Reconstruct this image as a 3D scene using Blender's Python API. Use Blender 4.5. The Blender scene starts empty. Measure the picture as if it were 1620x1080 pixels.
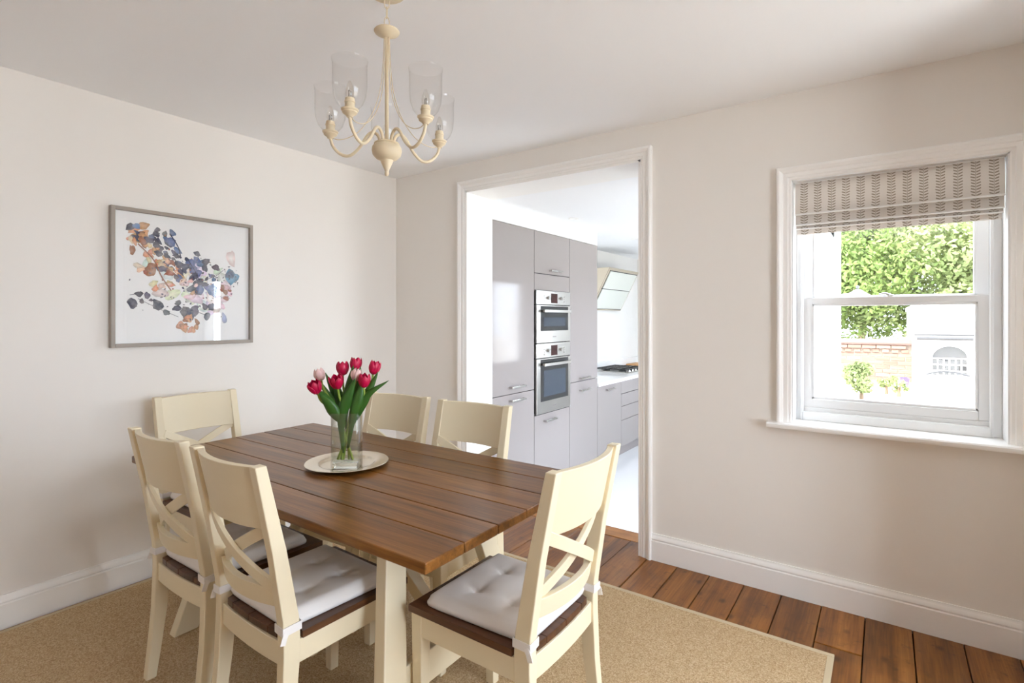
import bpy, bmesh, math, random
from mathutils import Vector, Matrix
R = math.radians
PI = math.pi
sc = bpy.context.scene
COL = sc.collection

# ------------------------------------------------------------------ camera
cd = bpy.data.cameras.new('camera'); cam = bpy.data.objects.new('camera', cd); COL.objects.link(cam)
cam.location = (0, 0, 1.36); cam.rotation_euler = (R(90), 0, R(35.07))
cd.sensor_width = 36; cd.lens = 36 * 840 / 1620; cd.shift_y = -37 / 1620
cd.clip_start = 0.02; cd.clip_end = 200
sc.camera = cam
# ------------------------------------------------------------------ world, sun, daylight
w = bpy.data.worlds.new('sky'); sc.world = w; w.use_nodes = True
w.node_tree.nodes['Background'].inputs[0].default_value = (0.84, 0.93, 1.06, 1)
w.node_tree.nodes['Background'].inputs[1].default_value = 14.5
sl = bpy.data.lights.new('sun', 'SUN'); sl.energy = 17.0; sl.angle = R(3); sl.color = (1, .95, .86)
so = bpy.data.objects.new('sun', sl); COL.objects.link(so)
so.rotation_euler = Vector((0.75, 0.8, -1.25)).to_track_quat('-Z', 'Y').to_euler()
def area(name, loc, direction, sx, sy, power, color=(1, 1, 1), portal=False):
    l = bpy.data.lights.new(name, 'AREA'); l.shape = 'RECTANGLE'; l.size = sx; l.size_y = sy
    l.energy = power; l.color = color
    o = bpy.data.objects.new(name, l); COL.objects.link(o); o.location = loc
    o.rotation_euler = Vector(direction).to_track_quat('-Z', 'Y').to_euler()
    if portal: l.cycles.is_portal = True
    return o
area('daylight_window_back', (0.02, 3.19, 1.42), (0, -1, 0), .74, 1.1, 1, portal=True)
area('daylight_window_right', (1.88, 1.275, 1.375), (-1, 0, 0), 1.62, 1.82, 1, portal=True)
area('daylight_kitchen_door', (-.49, 4.0, .83), (-1, 0, 0), .8, 2.1, 1, portal=True)
area('daylight_kitchen_window', (-.49, 5.75, 1.3), (-1, 0, 0), 1.5, 1.2, 1, portal=True)
sc.view_settings.view_transform = 'Standard'; sc.view_settings.look = 'None'
sc.view_settings.exposure = 0.0; sc.view_settings.gamma = 1; sc.view_settings.use_curve_mapping = False
sc.cycles.max_bounces = 14; sc.cycles.diffuse_bounces = 8; sc.cycles.glossy_bounces = 6
sc.cycles.transmission_bounces = 10; sc.cycles.transparent_max_bounces = 24
sc.cycles.caustics_reflective = False; sc.cycles.caustics_refractive = False
sc.cycles.sample_clamp_indirect = 6

# ------------------------------------------------------------------ materials
def srgb(r, g, b):
    f = lambda c: ((c/255)/12.92 if c/255 <= .04045 else (((c/255)+.055)/1.055)**2.4)
    return (f(r), f(g), f(b), 1)
class NT:
    def __init__(s, name):
        s.m = bpy.data.materials.new(name); s.m.use_nodes = True; s.t = s.m.node_tree; s.n = s.t.nodes
        s.b = s.n['Principled BSDF']; s.out = s.n['Material Output']
    def add(s, typ, **kw):
        n = s.n.new(typ)
        for k, v in kw.items(): setattr(n, k, v)
        return n
    def link(s, a, b): s.t.links.new(a, b)
    def math(s, op, a, b=None, c=None):
        n = s.add('ShaderNodeMath', operation=op)
        for i, x in enumerate((a, b, c)):
            if x is None: continue
            if isinstance(x, (int, float)): n.inputs[i].default_value = x
            else: s.link(x, n.inputs[i])
        return n.outputs[0]
    def mix(s, fac, a, b):
        n = s.add('ShaderNodeMix', data_type='RGBA')
        if isinstance(fac, (int, float)): n.inputs[0].default_value = fac
        else: s.link(fac, n.inputs[0])
        for x, i in ((a, 6), (b, 7)):
            if isinstance(x, tuple): n.inputs[i].default_value = x
            else: s.link(x, n.inputs[i])
        return n.outputs[2]
    def noise(s, vec, scale, detail=3, rough=.55):
        n = s.add('ShaderNodeTexNoise'); n.inputs['Scale'].default_value = scale
        n.inputs['Detail'].default_value = detail; n.inputs['Roughness'].default_value = rough
        if vec is not None: s.link(vec, n.inputs['Vector'])
        return n.outputs['Fac']
    def ramp(s, fac, stops):
        n = s.add('ShaderNodeValToRGB'); s.link(fac, n.inputs[0]); e = n.color_ramp.elements
        while len(e) < len(stops): e.new(.5)
        for i, (p, c) in enumerate(stops): e[i].position = p; e[i].color = c
        return n.outputs[0]
    def bump(s, h, strength, dist=.01):
        n = s.add('ShaderNodeBump'); n.inputs['Strength'].default_value = strength
        n.inputs['Distance'].default_value = dist; s.link(h, n.inputs['Height'])
        s.link(n.outputs[0], s.b.inputs['Normal'])
    def objco(s, scale=(1, 1, 1), rnd=False):
        tc = s.add('ShaderNodeTexCoord'); mp = s.add('ShaderNodeMapping')
        mp.inputs['Scale'].default_value = scale; s.link(tc.outputs['Object'], mp.inputs[0])
        if rnd:
            oi = s.add('ShaderNodeObjectInfo'); v = s.add('ShaderNodeVectorMath', operation='SCALE')
            cx = s.add('ShaderNodeCombineXYZ')
            for i in range(3): cx.inputs[i].default_value = (37, 53, 71)[i]
            s.link(cx.outputs[0], v.inputs[0]); s.link(oi.outputs['Random'], v.inputs['Scale'])
            s.link(v.outputs[0], mp.inputs['Location'])
        return mp.outputs[0]
def plain(name, col, rough=.5, metal=0, coat=0, bump=0, bscale=60, var=0, spec=None):
    t = NT(name); b = t.b
    b.inputs['Base Color'].default_value = col; b.inputs['Roughness'].default_value = rough
    b.inputs['Metallic'].default_value = metal; b.inputs['Coat Weight'].default_value = coat
    b.inputs['Coat Roughness'].default_value = .05
    if spec is not None: b.inputs['Specular IOR Level'].default_value = spec
    if bump or var:
        co = t.objco(); f = t.noise(co, bscale, 4)
        if bump: t.bump(f, bump, .002)
        if var:
            g = t.noise(co, 3.0, 3)
            d = tuple(c * (1 - var) for c in col[:3]) + (1,)
            t.link(t.mix(g, col, d), b.inputs['Base Color'])
    return t.m
def wood(name, cols, axis=0, rough=.35, fine=1.0, knots=False, coat=0, bump=.15, spec=.5):
    t = NT(name); s = [26 * fine] * 3; s[axis] = 1.6 * fine
    co = t.objco(tuple(s), rnd=True)
    n1 = t.noise(co, 1.0, 5, .6)
    s2 = [140] * 3; s2[axis] = 5
    n2 = t.noise(t.objco(tuple(s2), rnd=True), 1.0, 2)
    f = t.math('ADD', t.math('MULTIPLY', n1, .75), t.math('MULTIPLY', n2, .25))
    k = len(cols); c = t.ramp(f, [(.32 + .36 * i / (k - 1), cols[i]) for i in range(k)])
    oi = t.add('ShaderNodeObjectInfo')
    hs = t.add('ShaderNodeHueSaturation'); t.link(c, hs.inputs['Color'])
    t.link(t.math('MULTIPLY_ADD', oi.outputs['Random'], .34, .82), hs.inputs['Value'])
    c = hs.outputs[0]
    if knots:
        s3 = [8] * 3; s3[axis] = 5.0
        v = t.add('ShaderNodeTexVoronoi'); t.link(t.objco(tuple(s3), rnd=True), v.inputs['Vector'])
        v.inputs['Scale'].default_value = 1.05
        m = t.ramp(v.outputs['Distance'], [(.05, (1, 1, 1, 1)), (.16, (0, 0, 0, 1))])
        c = t.mix(t.math('MULTIPLY', m, .75), c, srgb(60, 30, 12))
        g = t.noise(t.objco((1.6, 1.6, 1.6), rnd=True), 2.2, 4)
        gm = t.ramp(g, [(.5, (0, 0, 0, 1)), (.72, (1, 1, 1, 1))])
        c = t.mix(t.math('MULTIPLY', gm, .55), c, srgb(70, 38, 16))
        g2 = t.noise(t.objco((9, 9, 9), rnd=True), 2.0, 6, .7)
        c = t.mix(t.math('MULTIPLY', t.ramp(g2, [(.56, (0, 0, 0, 1)), (.68, (1, 1, 1, 1))]), .5), c, srgb(58, 32, 14))
    t.link(c, t.b.inputs['Base Color'])
    t.b.inputs['Roughness'].default_value = rough; t.b.inputs['Coat Weight'].default_value = coat
    t.b.inputs['Coat Roughness'].default_value = .12; t.b.inputs['Specular IOR Level'].default_value = spec
    t.bump(f, bump, .002)
    return t.m
def thin_glass(name, tint=(1, 1, 1, 1), refl=1.0, rough=0.0):
    t = NT(name); t.n.remove(t.b)
    tr = t.add('ShaderNodeBsdfTransparent'); tr.inputs[0].default_value = tint
    gl = t.add('ShaderNodeBsdfGlossy'); gl.inputs['Roughness'].default_value = rough
    lw = t.add('ShaderNodeLayerWeight'); lw.inputs[0].default_value = .5
    fr = t.math('MULTIPLY_ADD', t.math('POWER', lw.outputs['Facing'], 5.0), .8, .04)
    mx = t.add('ShaderNodeMixShader'); t.link(t.math('MULTIPLY', fr, refl), mx.inputs[0])
    t.link(tr.outputs[0], mx.inputs[1]); t.link(gl.outputs[0], mx.inputs[2]); t.link(mx.outputs[0], t.out.inputs[0])
    return t.m
M = {}
M['wall'] = plain('wall_paint', srgb(237, 232, 226), .85, bump=.04, bscale=220, var=.015)
M['ceil'] = plain('ceiling_paint', srgb(248, 249, 251), .9)
M['kwall'] = plain('kitchen_paint', srgb(243, 241, 238), .8)
M['gloss'] = plain('white_gloss_paint', srgb(247, 245, 242), .32)
M['sash'] = plain('sash_paint', srgb(240, 240, 240), .3)
M['cream'] = plain('cream_chair_paint', srgb(233, 219, 188), .42, var=.05, bump=.03, bscale=120)
M['chand'] = plain('chandelier_cream', srgb(222, 206, 176), .45)
M['tabletop'] = wood('dark_oak_top', [srgb(72, 42, 13), srgb(116, 73, 28), srgb(146, 97, 44)], 0, .3, 1.0, spec=.4)
M['seatwood'] = wood('dark_oak_seat', [srgb(56, 32, 17), srgb(84, 50, 27), srgb(104, 66, 38)], 1, .34, 1.2)
M['floor'] = wood('old_pine_board', [srgb(82, 44, 14), srgb(134, 82, 30), srgb(172, 114, 50)], 1, .36, .55, knots=True)
M['thresh'] = wood('old_pine_threshold', [srgb(140, 86, 34), srgb(178, 114, 48), srgb(196, 134, 62)], 0, .34, .55, knots=True)
M['gap'] = plain('dark_gap', srgb(34, 20, 12), .9)
M['cushion'] = plain('cushion_cotton', srgb(238, 233, 229), .9, bump=.12, bscale=500, spec=.2)
M['glasspane'] = thin_glass('window_glass', (.97, .98, .98, 1), .8)
M['shade'] = thin_glass('shade_glass', (.993, .992, .99, 1), .6)
M['picglass'] = thin_glass('picture_glass', (1, 1, 1, 1), 1.0)
M['vase'] = thin_glass('vase_glass', (.985, .995, .985, 1), 2.2)
M['vase_base'] = NT('vase_base_glass').m
_b = M['vase_base'].node_tree.nodes['Principled BSDF']
_b.inputs['Base Color'].default_value = (.97, 1, .98, 1); _b.inputs['Roughness'].default_value = 0
_b.inputs['Transmission Weight'].default_value = 1; _b.inputs['IOR'].default_value = 1.45
M['water'] = thin_glass('vase_water', (.985, .995, .975, 1), .35)
M['steel'] = plain('brushed_steel', srgb(196, 193, 188), .28, metal=1)
M['chrome'] = plain('satin_chrome', srgb(215, 212, 208), .18, metal=1)
M['silver'] = plain('champagne_silver', srgb(214, 204, 186), .2, metal=1, bump=.02, bscale=40)
M['cab'] = plain('gloss_lilac_grey', srgb(152, 144, 142), .08, spec=.3)
M['carcass'] = plain('dark_carcass', srgb(52, 48, 50), .6)
M['plinth'] = plain('plinth_grey', srgb(150, 142, 140), .4)
M['worktop'] = plain('white_quartz', srgb(244, 243, 242), .15)
M['ktile'] = plain('white_floor_tile', srgb(238, 239, 242), .12)
M['black'] = plain('black_enamel', srgb(20, 20, 21), .3)
M['ovenglass'] = plain('oven_glass', srgb(18, 20, 24), .03, coat=1, spec=.8)
M['ovenin'] = plain('oven_window', srgb(52, 62, 76), .05, coat=1)
M['disp'] = plain('oven_display', srgb(60, 34, 32), .1)
M['hoodglass'] = plain('hood_white_glass', srgb(222, 226, 218), .05, coat=.5)
M['taupe'] = plain('taupe_frame', srgb(158, 147, 136), .4, var=.08)
M['paper'] = plain('print_paper', srgb(250, 249, 248), .8)
M['petal'] = plain('tulip_pink', srgb(206, 4, 72), .42, var=.3)
M['petal_pale'] = plain('tulip_pale', srgb(238, 200, 196), .5, var=.12)
M['stem'] = plain('tulip_stem', srgb(150, 176, 74), .45)
M['leaf'] = plain('tulip_leaf', srgb(62, 112, 36), .42, var=.4)
M['bulb'] = thin_glass('bulb_glass', (.96, .95, .93, 1), 1.6)
M['filament'] = plain('filament_grey', srgb(90, 84, 80), .4, metal=.6)
M['render'] = plain('white_render', srgb(240, 240, 238), .9)
M['pave'] = plain('pale_paving', srgb(214, 208, 198), .9, var=.1)
M['brick'] = wood('red_brick', [srgb(98, 76, 66), srgb(116, 90, 78), srgb(128, 104, 92)], 0, .9, .8, spec=.1)
M['coping_stone'] = plain('toned_down_coping', srgb(88, 66, 58), .95, var=.2)  # colour darkened so the sunlit coping does not burn out
M['gutter'] = plain('black_gutter', srgb(42, 40, 40), .6)
M['mortar'] = plain('mortar', srgb(130, 116, 104), .95)
M['slate'] = plain('grey_gutter', srgb(74, 72, 72), .6)
M['purple'] = plain('purple_plastic', srgb(70, 54, 112), .5)
M['bark'] = plain('bark', srgb(96, 78, 60), .9)
M['wood_board'] = wood('pale_board', [srgb(176, 128, 78), srgb(204, 158, 106)], 0, .5)
def leafmat(name, a, b):
    t = NT(name); oi = t.noise(t.objco(), 1.7, 3)
    t.link(t.ramp(oi, [(.3, a), (.7, b)]), t.b.inputs['Base Color']); t.b.inputs['Roughness'].default_value = .6
    t.b.inputs['Specular IOR Level'].default_value = .2
    tr = t.add('ShaderNodeBsdfTranslucent'); tr.inputs[0].default_value = b
    mx = t.add('ShaderNodeMixShader'); mx.inputs[0].default_value = .35
    t.link(t.b.outputs[0], mx.inputs[1]); t.link(tr.outputs[0], mx.inputs[2]); t.link(mx.outputs[0], t.out.inputs[0])
    return t.m
M['fol_a'] = leafmat('foliage_mid', srgb(66, 84, 38), srgb(122, 138, 76))
M['fol_b'] = leafmat('foliage_pale', srgb(94, 106, 64), srgb(142, 150, 100))
def rugmat():
    t = NT('sisal_weave')
    tc = t.objco((1, 1, 1)); sp = t.add('ShaderNodeSeparateXYZ'); t.link(tc, sp.inputs[0])
    a = t.math('SINE', t.math('MULTIPLY', sp.outputs[0], 2 * PI / .0075))
    b = t.math('SINE', t.math('MULTIPLY', sp.outputs[1], 2 * PI / .0075))
    wv = t.math('MULTIPLY', a, b)
    n = t.noise(tc, 190, 3, .7); n2 = t.noise(tc, 2.2, 4)
    h = t.math('ADD', t.math('MULTIPLY', wv, .35), n)
    c = t.ramp(n, [(.3, srgb(142, 112, 78)), (.5, srgb(200, 172, 132)), (.72, srgb(232, 212, 180))])
    c2 = t.mix(t.math('MULTIPLY', n2, .4), c, srgb(170, 138, 98))
    t.link(c2, t.b.inputs['Base Color']); t.b.inputs['Roughness'].default_value = .95
    t.b.inputs['Specular IOR Level'].default_value = .1; t.bump(h, .7, .003)
    return t.m
M['rug'] = rugmat()
M['binding'] = plain('rug_binding', srgb(196, 178, 146), .9, bump=.1, bscale=400)
def blindmat():
    t = NT('leaf_stripe_linen'); co = t.objco(); sp = t.add('ShaderNodeSeparateXYZ'); t.link(co, sp.inputs[0])
    P = .0575
    u = t.math('ABSOLUTE', t.math('SUBTRACT', t.math('MODULO', t.math('ADD', sp.outputs[0], 10 * P + .026), P), P / 2))
    vz = t.math('MODULO', t.math('ADD', t.math('SUBTRACT', sp.outputs[2], t.math('MULTIPLY', u, .42)), 5.0), .0125)
    wob = t.math('MULTIPLY_ADD', t.noise(co, 70, 1), .008, .0115)
    lm = t.math('MULTIPLY', t.math('LESS_THAN', vz, .0058), t.math('LESS_THAN', u, wob))
    lm = t.math('MULTIPLY', lm, t.math('GREATER_THAN', u, .0022))
    st = t.math('LESS_THAN', u, .0009)
    mk = t.math('MAXIMUM', lm, st)
    t.link(t.mix(mk, srgb(234, 228, 222), srgb(166, 156, 142)), t.b.inputs['Base Color'])
    t.b.inputs['Roughness'].default_value = .9; t.b.inputs['Specular IOR Level'].default_value = .1
    t.bump(t.noise(co, 700, 2), .1, .001)
    tr = t.add('ShaderNodeBsdfTranslucent'); t.link(t.b.inputs['Base Color'].links[0].from_socket, tr.inputs[0])
    mx = t.add('ShaderNodeMixShader'); mx.inputs[0].default_value = .25
    t.link(t.b.outputs[0], mx.inputs[1]); t.link(tr.outputs[0], mx.inputs[2]); t.link(mx.outputs[0], t.out.inputs[0])
    return t.m
M['blind'] = blindmat()
M['lining'] = plain('blind_lining', srgb(250, 249, 247), .9)
def artmat():
    t = NT('watercolour'); a = t.add('ShaderNodeVertexColor'); a.layer_name = 'Col'
    n = t.noise(t.objco(), 28, 4); m = t.ramp(n, [(.35, (0, 0, 0, 1)), (.75, (1, 1, 1, 1))])
    t.link(t.mix(t.math('MULTIPLY', m, .35), a.outputs[0], srgb(232, 226, 222)), t.b.inputs['Base Color'])
    t.b.inputs['Roughness'].default_value = .8
    return t.m
M['art'] = artmat()

# ------------------------------------------------------------------ mesh helpers
class MB:
    def __init__(s): s.v = []; s.f = []
    def box(s, x0, x1, y0, y1, z0, z1):
        n = len(s.v)
        s.v += [(x, y, z) for x in (x0, x1) for y in (y0, y1) for z in (z0, z1)]
        s.f += [tuple(n + i for i in q) for q in ((0, 1, 3, 2), (4, 6, 7, 5), (0, 4, 5, 1), (2, 3, 7, 6), (0, 2, 6, 4), (1, 5, 7, 3))]
        return s
    def loft(s, rings, caps=True, closed=True, loop=False):
        n = len(s.v); k = len(rings[0])
        for r in rings: s.v += [tuple(p) for p in r]
        m = len(rings)
        for i in range(m if loop else m - 1):
            a = n + i * k; b = n + ((i + 1) % m) * k
            for j in range(k if closed else k - 1):
                j2 = (j + 1) % k; s.f.append((a + j, a + j2, b + j2, b + j))
        if caps and closed and not loop:
            s.f.append(tuple(n + j for j in range(k))[::-1]); s.f.append(tuple(n + (m - 1) * k + j for j in range(k)))
        return s
    def tube(s, path, r, n=8, caps=True, loop=False):
        P = [Vector(p) for p in path]; rings = []; up = None
        for i, p in enumerate(P):
            if loop: d = P[(i + 1) % len(P)] - P[i - 1]
            else: d = P[min(i + 1, len(P) - 1)] - P[max(i - 1, 0)]
            d.normalize()
            if up is None:
                up = Vector((0, 0, 1)) if abs(d.z) < .9 else Vector((1, 0, 0))
            a = (up - d * up.dot(d)).normalized(); b = d.cross(a); up = a
            rr = r[i] if isinstance(r, (list, tuple)) else r
            rings.append([p + (a * math.cos(2 * PI * j / n) + b * math.sin(2 * PI * j / n)) * rr for j in range(n)])
        return s.loft(rings, caps, True, loop)
    def lathe(s, prof, n=28, c=(0, 0, 0)):
        rings = [[(c[0] + max(r, 1e-5) * math.cos(2 * PI * j / n), c[1] + max(r, 1e-5) * math.sin(2 * PI * j / n), c[2] + z) for j in range(n)] for r, z in prof]
        return s.loft(rings, False, True)
    def prism(s, poly, axis, a0, a1):
        def P(u, v, a): return {0: (a, u, v), 1: (u, a, v), 2: (u, v, a)}[axis]
        return s.loft([[P(u, v, a0) for u, v in poly], [P(u, v, a1) for u, v in poly]])
    def sweep(s, path, w, h, up):
        # rectangular section: w across (path x up), h along up
        P = [Vector(p) for p in path]; rings = []
        for i, p in enumerate(P):
            d = (P[min(i + 1, len(P) - 1)] - P[max(i - 1, 0)]).normalized()
            u = Vector(up); u = (u - d * u.dot(d)).normalized(); c = d.cross(u)
            rings.append([p + c * w / 2 * a + u * h / 2 * b for a, b in ((-1, -1), (1, -1), (1, 1), (-1, 1))])
        return s.loft(rings)
def tag(o, label=None, cat=None, group=None, kind=None):
    if label: o['label'] = label
    if cat: o['category'] = cat
    if group: o['group'] = group
    if kind: o['kind'] = kind
    return o
def mk(name, mb, mat, parent=None, smooth=0, bevel=0, seg=2, label=None, cat=None, group=None, kind=None):
    me = bpy.data.meshes.new(name); me.from_pydata([tuple(p) for p in mb.v], [], mb.f)
    bm = bmesh.new(); bm.from_mesh(me); bmesh.ops.remove_doubles(bm, verts=bm.verts, dist=1e-6)
    bmesh.ops.recalc_face_normals(bm, faces=bm.faces); bm.to_mesh(me); bm.free()
    if smooth:
        me.polygons.foreach_set('use_smooth', [True] * len(me.polygons)); me.set_sharp_from_angle(angle=R(smooth))
    me.materials.append(M[mat])
    o = bpy.data.objects.new(name, me); COL.objects.link(o)
    if parent is not None: o.parent = parent
    if bevel:
        m = o.modifiers.new('bevel', 'BEVEL'); m.width = bevel; m.segments = seg; m.limit_method = 'ANGLE'; m.angle_limit = R(35)
    return tag(o, label, cat, group, kind)
def thing(name, loc=(0, 0, 0), rz=0, label=None, cat=None, group=None, kind=None):
    o = bpy.data.objects.new(name, None); COL.objects.link(o); o.empty_display_size = .1
    o.location = loc; o.rotation_euler = (0, 0, rz)
    return tag(o, label, cat, group, kind)
def copy_tree(o, parent=None):
    c = o.copy(); COL.objects.link(c); c.parent = parent
    for ch in [x for x in COL.objects if x.parent == o]: copy_tree(ch, c)
    return c
def bez(pts, n=24):
    # Catmull-Rom through points
    P = [Vector(p) for p in pts]; P = [P[0] * 2 - P[1]] + P + [P[-1] * 2 - P[-2]]; out = []
    k = len(P) - 3
    for i in range(k):
        for j in range(n // k + 1):
            t = j / (n // k + 1); a, b, c, d = P[i:i + 4]
            out.append(.5 * ((2 * b) + (c - a) * t + (2 * a - 5 * b + 4 * c - d) * t * t + (3 * b - a - 3 * c + d) * t ** 3))
    out.append(P[-2]); return out

# ------------------------------------------------------------------ room dimensions
XL, YB, XR, YF, H = -3.166, 2.914, 0.48, -1.75, 2.462
WT = .29; YK = YB + WT
XB, YN = 1.75, 2.32      # unseen bay right of the nib, its shape chosen to even the light
DX0, DX1, DZ = -2.443, -1.1425, 2.265           # doorway
WX0, WX1, WZ0, WZ1 = -.3715, .4136, .85, 2.03   # window recess
KX, KXR, KZ, KC, KY1 = -3.12, -.62, -.235, 2.262, 7.8

def S(name, mb, mat, bevel=0, parent=None, smooth=0): return mk(name, mb, mat, parent, smooth, bevel, kind='structure')
S('wall_left', MB().box(XL - .2, XL, YF - .2, YB + WT, -.3, H + .1), 'wall')
wb = MB()
wb.box(XL, DX0, YB, YK, -.3, H + .1).box(DX0, DX1, YB, YK, DZ, H + .1).box(DX1, WX0, YB, YK, -.3, H + .1)
wb.box(WX0, WX1, YB, YK, -.3, WZ0 - .02).box(WX0, WX1, YB, YK, WZ1, H + .1).box(WX1, XR + .2, YB, YK, -.3, H + .1)
S('wall_back', wb, 'wall')
RW = (.45, 2.10, .45, 2.30)   # unseen right window, sized and placed to balance the light: y0 y1 z0 z1
wr = MB().box(XB, XB + .2, YF - .2, RW[0], -.3, H + .1).box(XB, XB + .2, RW[1], YN, -.3, H + .1)
wr.box(XB, XB + .2, RW[0], RW[1], -.3, RW[2]).box(XB, XB + .2, RW[0], RW[1], RW[3], H + .1)
wr.box(XR, XB + .2, YN, YB, -.3, H + .1)
S('wall_right', wr, 'wall')
S('wall_front', MB().box(XL, XB, YF - .2, YF, -.3, H + .1), 'wall')
S('ceiling', MB().box(XL - .2, XB + .2, YF - .2, YK, H, H + .25), 'ceil')

# floor: dark base with separate boards
fl = S('floor', MB().box(XL - .2, XB + .2, YF - .2, YB + .02, -.3, -.022).box(DX0, DX1, YB + .02, YK, -.3, -.022), 'gap')
rnd = random.Random(5)
x = -.415 - .171 * 16
xs = [x + .171 * i for i in range(30)]
for i, bx in enumerate(xs):
    x0, x1 = max(bx + .0022, XL), min(bx + .171 - .0022, XB)
    if x1 - x0 < .02: continue
    y1max = (YB if x0 < XR - .02 else YN) if not (DX0 < (x0 + x1) / 2 < DX1) else 3.07
    cuts = [YF] + sorted([rnd.uniform(-1.2, .6), rnd.uniform(1.0, 2.8)]) + [y1max]
    if abs(bx + .244) < .01: cuts = [YF, .3, 2.56, y1max]
    elif abs(bx - .269) < .01: cuts = [YF, .3, 2.50, y1max]
    elif -1.3 < bx < .4: cuts = [YF, .5, y1max]
    for a, b in zip(cuts[:-1], cuts[1:]):
        dz = rnd.uniform(-.0015, .0015)
        mk('floorboard', MB().box(x0, x1, a + .0012, b - .0012, -.022, dz), 'floor', fl, bevel=.0018, seg=1)
for a, b in ((DX0, -1.72), (-1.717, DX1)):
    mk('threshold_board', MB().box(a, b, 3.073, YK + .006, -.022, .001), 'thresh', fl, bevel=.0025, seg=1)

# skirting and door/window casings
SK = [(0, 0), (.019, 0), (.019, .108), (.0145, .112), (.0145, .116), (.019, .120), (.018, .127), (.012, .136), (.008, .143), (.008, .148), (0, .148)]
S('baseboard_left', MB().prism([(XL + d, z) for d, z in SK], 1, YF, YB), 'gloss', smooth=30)
S('baseboard_back', MB().prism([(YB - d, z) for d, z in SK], 0, DX1 + .067, XR), 'gloss', smooth=30)
S('trim_3', MB().prism([(YB - d, z) for d, z in SK], 0, XL, DX0 - .067), 'gloss', smooth=30)
S('baseboard_right', MB().prism([(XR - d, z) for d, z in SK], 1, YN, YB), 'gloss', smooth=30)
CP = [(0, 0), (0, .012), (.004, .015), (.014, .015), (.018, .019), (.036, .019), (.040, .024), (.048, .027), (.053, .031), (.061, .031), (.067, .026), (.067, 0)]
def casing(x0, x1, z0, z1, y, k=1.0):
    rings = []
    for st in range(4):
        r = []
        for o, d in CP:
            o *= k
            xx = x0 - o if st < 2 else x1 + o
            zz = z0 if st in (0, 3) else z1 + o
            r.append((xx, y - d, zz))
        rings.append(r)
    return MB().loft(rings)
S('trim_1', casing(DX0, DX1, 0, DZ, YB), 'gloss', smooth=25)
jl = MB().box(DX0, DX0 + .012, YB - .012, YK, 0, DZ).box(DX1 - .012, DX1, YB - .012, YK, 0, DZ).box(DX0, DX1, YB - .012, YK, DZ - .012, DZ)
S('trim_2', jl, 'gloss')

# ------------------------------------------------------------------ sash window in the back wall
w1 = thing('window_1', (0, 0, 0), kind='structure')
mk('casing', casing(WX0, WX1, WZ0, WZ1, YB, .98), 'gloss', w1, smooth=25)
sp = [(YB - .062, WZ0 - .024), (YB - .066, WZ0 - .018), (YB - .066, WZ0 - .006), (YB - .060, WZ0), (3.0, WZ0), (3.0, WZ0 - .024)]
mk('window_sill', MB().prism(sp, 0, WX0 - .105, XR - .001).box(WX0, WX1, 3.0, YK, WZ0 - .02, WZ0), 'gloss', w1, smooth=40)
lin = MB().box(WX0, WX0 + .006, YB - .01, YK, WZ0, WZ1).box(WX1 - .006, WX1, YB - .01, YK, WZ0, WZ1).box(WX0, WX1, YB - .01, YK, WZ1 - .006, WZ1)
mk('reveal_lining', lin, 'sash', w1)
SX0, SX1 = -.342, .375
fb = MB().box(WX0 + .006, SX0, 3.035, 3.16, WZ0, WZ1 - .006).box(SX1, WX1 - .006, 3.035, 3.16, WZ0, WZ1 - .006)
fb.box(SX0, SX1, 3.05, 3.17, WZ0, .913).box(SX0, SX1, 3.05, 3.17, 1.965, WZ1 - .006)
fb.box(SX0 - .004, SX0 + .008, 3.022, 3.036, WZ0, WZ1 - .006).box(SX1 - .008, SX1 + .004, 3.022, 3.036, WZ0, WZ1 - .006).box(SX0, SX1, 3.022, 3.05, WZ0, .893)
mk('box_frame', fb, 'sash', w1, bevel=.003)
def sash(name, y0, y1, z0, z1, br, tr, st):
    m = MB().box(SX0 + .001, SX0 + st, y0, y1, z0, z1).box(SX1 - st, SX1 - .001, y0, y1, z0, z1)
    m.box(SX0 + st, SX1 - st, y0, y1, z0, z0 + br).box(SX0 + st, SX1 - st, y0, y1, z1 - tr, z1)
    o = mk(name, m, 'sash', w1, bevel=.0025)
    a, b, c, d = SX0 + st, SX1 - st, z0 + br, z1 - tr; g = .012
    bd = MB().box(a, a + g, y0 + .008, y1 - .006, c, d).box(b - g, b, y0 + .008, y1 - .006, c, d).box(a, b, y0 + .008, y1 - .006, c, c + g).box(a, b, y0 + .008, y1 - .006, d - g, d)
    mk('glazing_bead', bd, 'sash', o, bevel=.003)
    mk('pane', MB().box(a, b, (y0 + y1) / 2 - .002, (y0 + y1) / 2 + .002, c, d), 'glasspane', o)
    return o
ls = sash('lower_sash', 3.052, 3.092, .914, 1.462, .040, .030, .040)
us = sash('upper_sash', 3.097, 3.137, 1.425, 1.964, .034, .045, .040)
lk = MB().lathe([(.0, 0), (.018, 0), (.018, .006), (.010, .009), (.0, .010)], 14, (.022, 3.075, 1.462)).tube([(.022, 3.075, 1.470), (.0, 3.07, 1.477), (-.022, 3.066, 1.474)], [.006, .005, .003], 6)
mk('sash_lock', lk, 'steel', w1, smooth=40)

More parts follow.
